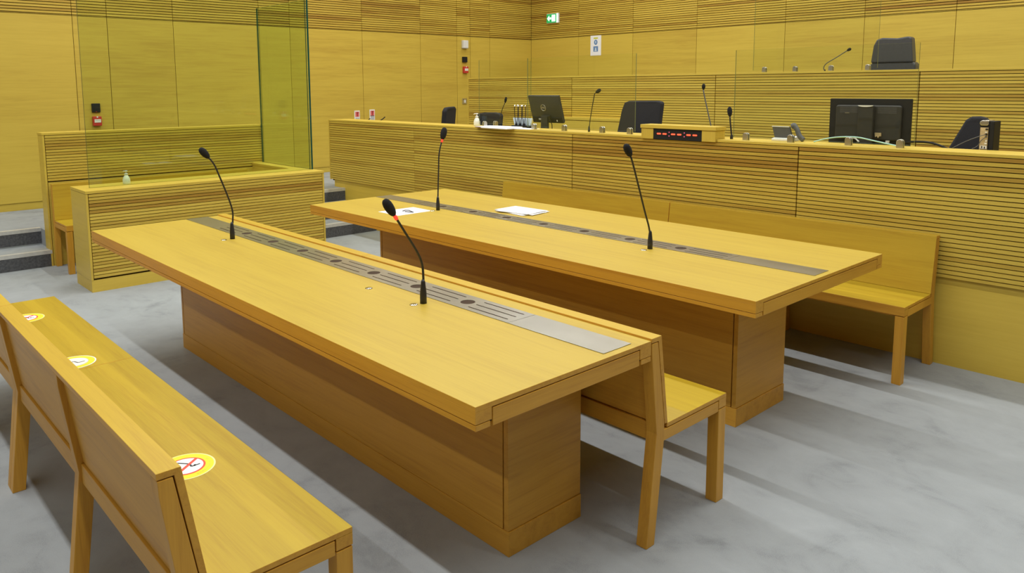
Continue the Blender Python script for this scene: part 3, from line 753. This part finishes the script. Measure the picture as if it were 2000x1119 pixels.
chair((-2.97, 4.50, zf), 0, [(-.27, .55), (.235, .55), (.262, 1.05), (.25, 1.068), (.20, 1.075), (-.13, 1.072), (-.18, 1.055), (-.205, .98)], 'black office chair behind the counter left of the timer box')
chair((-.11, 4.52, zf), 0, [(-.19, .55), (.10, .55), (.10, .95), (.07, .985), (.03, .992), (-.02, .99), (-.055, .965), (-.155, .74)], 'black office chair with sloped back behind the computer tower')
chair((-5.105, 4.46, zf), 0, [(-.21, .52), (.21, .52), (.215, .88), (.20, .908), (.10, .922), (-.06, .918), (-.20, .902), (-.215, .88)], 'low black chair behind the end-on glass screen')
chair((-6.03, 4.55, zf), -1.05, [(-.18, .52), (.18, .52), (.18, .93), (.14, .97), (.05, .975), (-.12, .975), (-.18, .95)], 'black chair turned side-on at the far left of the counter')

# ------------------------------------------------------------------ judge bench
JY, JZ = 5.74, 1.780
t = thing('judge_bench', 'tall oak slatted bench front behind the clerk counter', 'bench front', (0, 0, 0))
JJ = [-6.673, -4.734, -2.755, -.81, 1.15, 3.1, 6.0]
for a, b in zip(JJ[:-1], JJ[1:]):
    mb = MB(); ph = .0165; slats(mb, 0, a+.004, b-.004, 1.0885-ph, JZ-.022-ph, JY, .016, P1, .0052, 1)
    mb.build('slat_panel', [M['slatx'], M['gap']], t, loc=(0, 0, ph))
    box(a+.002, b-.002, JY+.002, JY+.02, ZR, 1.087).build('plain_panel', M['wallx'], t)
box(-6.69, -6.673, JY, JY+.13, ZR, JZ).build('end_frame', M['wallz'], t)
box(-6.673, 6., JY+.030, JY+.13, ZR, JZ-.02).build('bench_core', M['gap'], t)
box(-6.69, 6., JY-.001, JY+.40, JZ-.019, JZ).build('bench_cap', M['wallx'], t, bevel=.0015)
t = thing('low_cabinet', 'low plain oak cabinet against the slatted bench front left of the black chair', 'cabinet', (-4.42, 5.64, ZR))
box(-.80, .80, -.10, .095, 0, .815).build('cabinet_body', M['wallx'], t, bevel=.001)
box(-.81, .81, -.115, .097, .819, .848).build('cabinet_top', M['wallx'], t, bevel=.0015)
box(-.797, .797, -.115, -.101, .06, .811).build('front_panel', M['wallx'], t, bevel=.001)
screen('judge_glass_screen', 'clear glass screen standing on the judge bench behind four steel clamps', (-2.372, 5.80), (-1.181, 5.80), JZ, 1.80, 2.52, (.121, .436, .780, 1.110))
microphone((-1.73, 5.98, JZ), [(0,0,0),(-.012,0,.035),(.012,0,.075),(.10,0,.127),(.19,0,.182),(.236,0,.208)], 'slim grey microphone leaning right on the judge bench', head=.014, hlen=.04, base=(.008, .02), neck=.0045, neckmat=M['greyplastic'])

t = thing('judge_chair', 'high-backed grey leather chair behind the judge bench', 'chair', (-1.49, 6.85, .95), 0)
def pad(poly, y0, y1, name, bev):
    mb = MB().prism(poly, 1, y0, y1)
    return mb.build(name, M['leather'], t, bevel=bev, seg=4)
pad([(-.205, .925), (.20, .925), (.195, .99), (.175, 1.165), (.15, 1.182), (.04, 1.168), (-.10, 1.178), (-.155, 1.165), (-.185, 1.10)], .10, .21, 'headrest', .03)
pad([(-.235, .50), (.225, .50), (.222, .905), (.20, .930), (-.20, .930), (-.228, .89)], .12, .24, 'backrest', .03)
MB().prism(rounded(.52, .50, .06, 5), 2, .42, .52).build('seat', M['leather'], t, bevel=.02, seg=3)
MB().lathe([(.03, .10), (.03, .26), (.02, .27), (.02, .43)], 14).build('gas_column', M['black'], t, smooth=True)
for s in (-1, 1):
    MB().prism([(-.18, .66), (.14, .66), (.14, .70), (-.18, .70)], 0, s*.27-.03, s*.27+.03).build('armrest', M['leather'], t, bevel=.01)
    box(s*.27-.015, s*.27+.015, -.02, .03, .44, .66).build('arm_post', M['black'], t)
for k in range(5):
    a = k*2*PI/5+.3
    MB().tube([(0, 0, .11), (.29*math.cos(a), .29*math.sin(a), .06)], [.028, .016], 8).build('leg', M['black'], t)
    MB().lathe([(.008, -.026), (.024, -.024), (.027, 0), (.024, .024), (.008, .026)], 12, (.29*math.cos(a), .29*math.sin(a), .027)).build('caster', M['black'], t, smooth=True)

# ------------------------------------------------------------------ wall fittings
def on_left(y, z): return (WL, y, z)
t = thing('card_reader', 'black square reader on the left wall beyond the dock glass', 'reader', on_left(1.276, 1.433))
box(0, .022, -.046, .046, -.052, .052).build('case', M['black'], t, bevel=.005); box(.022, .024, -.004, .004, -.046, -.040).build('indicator', M['red'], t)
def callpoint(y, z, label):
    t = thing('fire_call_point', label, 'fire alarm', on_left(y, z))
    box(0, .045, -.047, .047, -.055, .055).build('case', M['red'], t, bevel=.006)
    box(.045, .048, -.034, .036, -.016, .022).build('glass_label', M['signface'], t)
    box(.048, .049, -.025, .027, .006, .010).build('label_print', M['greyprint'], t)
    box(.040, .046, -.008, .008, .040, .058).build('white_tab', M['white'], t)
    return t
callpoint(1.276, 1.279, 'red fire call point seen through the dock glass')
callpoint(6.975, 1.938, 'red fire call point on the left wall near the corner')
t = thing('wall_box', 'white box high on the left wall near the corner', 'wall box', on_left(6.965, 2.357))
box(0, .05, -.055, .055, -.062, .062).build('cover', M['white'], t, bevel=.006); box(.0, .046, -.05, .05, -.068, -.06).build('base_lip', M['greyprint'], t)
t = thing('card_reader', 'black square reader above the red call point near the corner', 'reader', on_left(6.965, 2.106))
box(0, .03, -.048, .048, -.045, .045).build('case', M['black'], t, bevel=.005)
t = thing('key_switch', 'small steel switch plate low on the left wall near the corner', 'switch', on_left(6.962, 1.421))
box(0, .012, -.048, .048, -.048, .048).build('plate', M['steel'], t, bevel=.003); box(.012, .02, -.014, .014, -.028, .02).build('rocker', M['white'], t, bevel=.002)
box(.012, .014, -.03, -.022, .02, .034).build('screw_mark', M['black'], t)

def ext_sign(y, z, label, dark):
    t = thing('extinguisher_sign', label, 'sign', on_left(y, z))
    box(0, .004, -.047, .047, -.20, .08).build('card', M['signface'], t)
    box(.004, .0055, -.032, .036, -.012, .062).build('red_panel', M['pink'], t)
    MB().box(.0055, .0065, -.006, .012, -.008, .050).box(.0055, .0065, -.010, .024, .044, .056).build('extinguisher_symbol', M['darkred'], t)
    box(.004, .0055, -.030, .036, -.075, -.028).build('text_block', M['greyprint'], t)
    if dark: box(.004, .0056, -.034, .036, -.022, -.014).build('dark_line', M['ink'], t)
    return t
ext_sign(4.858, 1.235, 'white and red extinguisher sign, left of the pair above the counter end', False)
ext_sign(5.125, 1.245, 'white and red extinguisher sign with grey line, right of the pair', True)
def extinguisher(y, h, label):
    t = thing('fire_extinguisher', label, 'fire extinguisher', (WL+.10, y, ZR))
    MB().lathe([(.06, 0), (.068, .01), (.07, .05), (.07, h*.72), (.055, h*.80), (.025, h*.84), (.02, h*.86)], 20).build('cylinder', M['red'], t, smooth=True)
    box(-.012, .012, -.012, .012, h*.85, h*.93).build('valve', M['black'], t)
    MB().tube([(0, 0, h*.93), (0, .05, h*.96), (0, .095, h*1.0)], .008, 8).build('lever', M['black'], t, smooth=True)
    MB().tube(smooth_path([(0, -.01, h*.9), (0, -.07, h*.8), (.02, -.09, h*.5), (.02, -.085, h*.2)]), .010, 8).build('hose', M['black'], t, smooth=True)
    return t
extinguisher(4.925, .76, 'extinguisher standing under the left sign, only its dark lever in view')
extinguisher(5.195, .775, 'extinguisher standing under the right sign, only its dark lever in view')

# exit sign and notice on the back wall
t = thing('exit_sign', 'lit green and white emergency exit sign high on the back wall', 'sign', (-7.655, WB, 2.828))
box(-.14, .14, -.028, 0, -.082, .082).build('housing', M['white'], t, bevel=.003)
box(-.134, .090, -.032, -.028, -.074, .074).build('green_face', M['green'], t)
MB().prism([(-.122, 0), (-.072, .05), (-.072, .018), (-.028, .018), (-.028, -.018), (-.072, -.018), (-.072, -.05)], 1, -.035, -.032).build('arrow', M['exitwhite'], t)
box(-.012, .068, -.035, -.032, -.055, .058).build('doorway', M['exitwhite'], t)
box(.098, .128, -.034, -.028, -.076, .078).build('light_edge', M['exitwhite'], t)
t = thing('wall_notice', 'white notice with blue symbols and yellow bar on the back wall', 'notice', (-6.702, WB, 2.322))
box(-.112, .112, -.003, 0, -.163, .163).build('paper', M['paper'], t)
box(-.045, .045, -.004, -.003, .108, .132).build('yellow_bar', M['lime'], t)
MB().prism([(.036*math.cos(2*PI*k/28), .054+.042*math.sin(2*PI*k/28)) for k in range(28)], 1, -.004, -.003).build('blue_disc', M['blueprint'], t)
MB().prism([(.011*math.cos(2*PI*k/16), .056+.026*math.sin(2*PI*k/16)) for k in range(16)], 1, -.0048, -.004).build('white_symbol', M['bluewhite'], t)
box(-.048, .048, -.004, -.003, -.098, -.012).build('blue_square', M['blueprint'], t)
MB().prism([(0, -.03), (.012, -.045), (.026, -.09), (-.026, -.09), (-.012, -.045)], 1, -.0048, -.004).build('white_symbol', M['bluewhite'], t)
box(-.03, .03, -.0048, -.004, -.040, -.034).build('white_symbol', M['bluewhite'], t)

# ------------------------------------------------------------------ light
def strip(y, e, x0=-7.8, x1=3.2, w=.09, z=H-.06):
    l = bpy.data.lights.new('strip_light', 'AREA'); l.shape = 'RECTANGLE'; l.size = x1-x0; l.size_y = w; l.energy = e
    l.color = (1., .99, .965); l.spread = math.radians(170)
    o = bpy.data.objects.new('strip_light', l); COL.objects.link(o); o.location = ((x0+x1)/2, y, z)
    return o
for y, e in ((-4.0, 98), (-1.2, 182), (1.6, 180), (4.4, 188), (7.2, 160)): strip(y, e)
w = bpy.data.worlds.new('world'); SC.world = w; w.use_nodes = True
w.node_tree.nodes['Background'].inputs[0].default_value = (.9, .95, 1, 1); w.node_tree.nodes['Background'].inputs[1].default_value = .3

# ------------------------------------------------------------------ camera
cam = bpy.data.cameras.new('camera'); co = bpy.data.objects.new('camera', cam); COL.objects.link(co); SC.camera = co
a, tlt, rl = .8330, -.1230, -.0055
F = Vector((-math.sin(a)*math.cos(tlt), math.cos(a)*math.cos(tlt), math.sin(tlt)))
R = Vector((math.cos(a), math.sin(a), 0)); U = R.cross(F)
R2 = R*math.cos(rl)+U*math.sin(rl); U2 = -R*math.sin(rl)+U*math.cos(rl)
mw = Matrix((R2, U2, -F)).transposed().to_4x4(); mw.translation = (1.5727, -1.3712, 1.6465)
co.matrix_world = mw
cam.sensor_width = 36; cam.sensor_fit = 'HORIZONTAL'; cam.lens = 1492.6*36/2000
cam.shift_x = (1000-955.6)/2000; cam.shift_y = (355.2-559.5)/2000
cam.clip_start = .02

# smaller pieces hang on the part that carries them
CARRY = {'logo_ring': 'housing', 'logo_lettering': 'housing', 'sticker_label': 'housing', 'lower_cover': 'housing', 'screen': 'housing',
         'vent_grille': 'raised_back', 'maker_badge': 'raised_back', 'connector_label': 'raised_back', 'pale_badge': 'stand_column',
         'led_dash': 'display', 'led_dot': 'display', 'light_ring': 'windscreen', 'port': 'rear_plate', 'label_print': 'glass_label',
         'extinguisher_symbol': 'red_panel', 'dark_line': 'text_block', 'ear_tip': 'stethoscope_arms', 'spout': 'pump', 'print_mark': 'yellow_ring', 'screen_edge': 'phone_screen'}
def base(o): return o.name.split('.')[0]
for o in list(COL.objects):
    if o.parent and o.parent.type == 'EMPTY' and base(o) in CARRY:
        for sib in o.parent.children:
            if base(sib) == CARRY[base(o)]: o.parent = sib; break

SC.view_settings.view_transform = 'Standard'; SC.view_settings.look = 'None'
SC.view_settings.exposure = 0; SC.view_settings.gamma = 1; SC.view_settings.use_curve_mapping = False
SC.cycles.max_bounces = 10; SC.cycles.transparent_max_bounces = 24; SC.cycles.diffuse_bounces = 5
SC.cycles.use_denoising = True
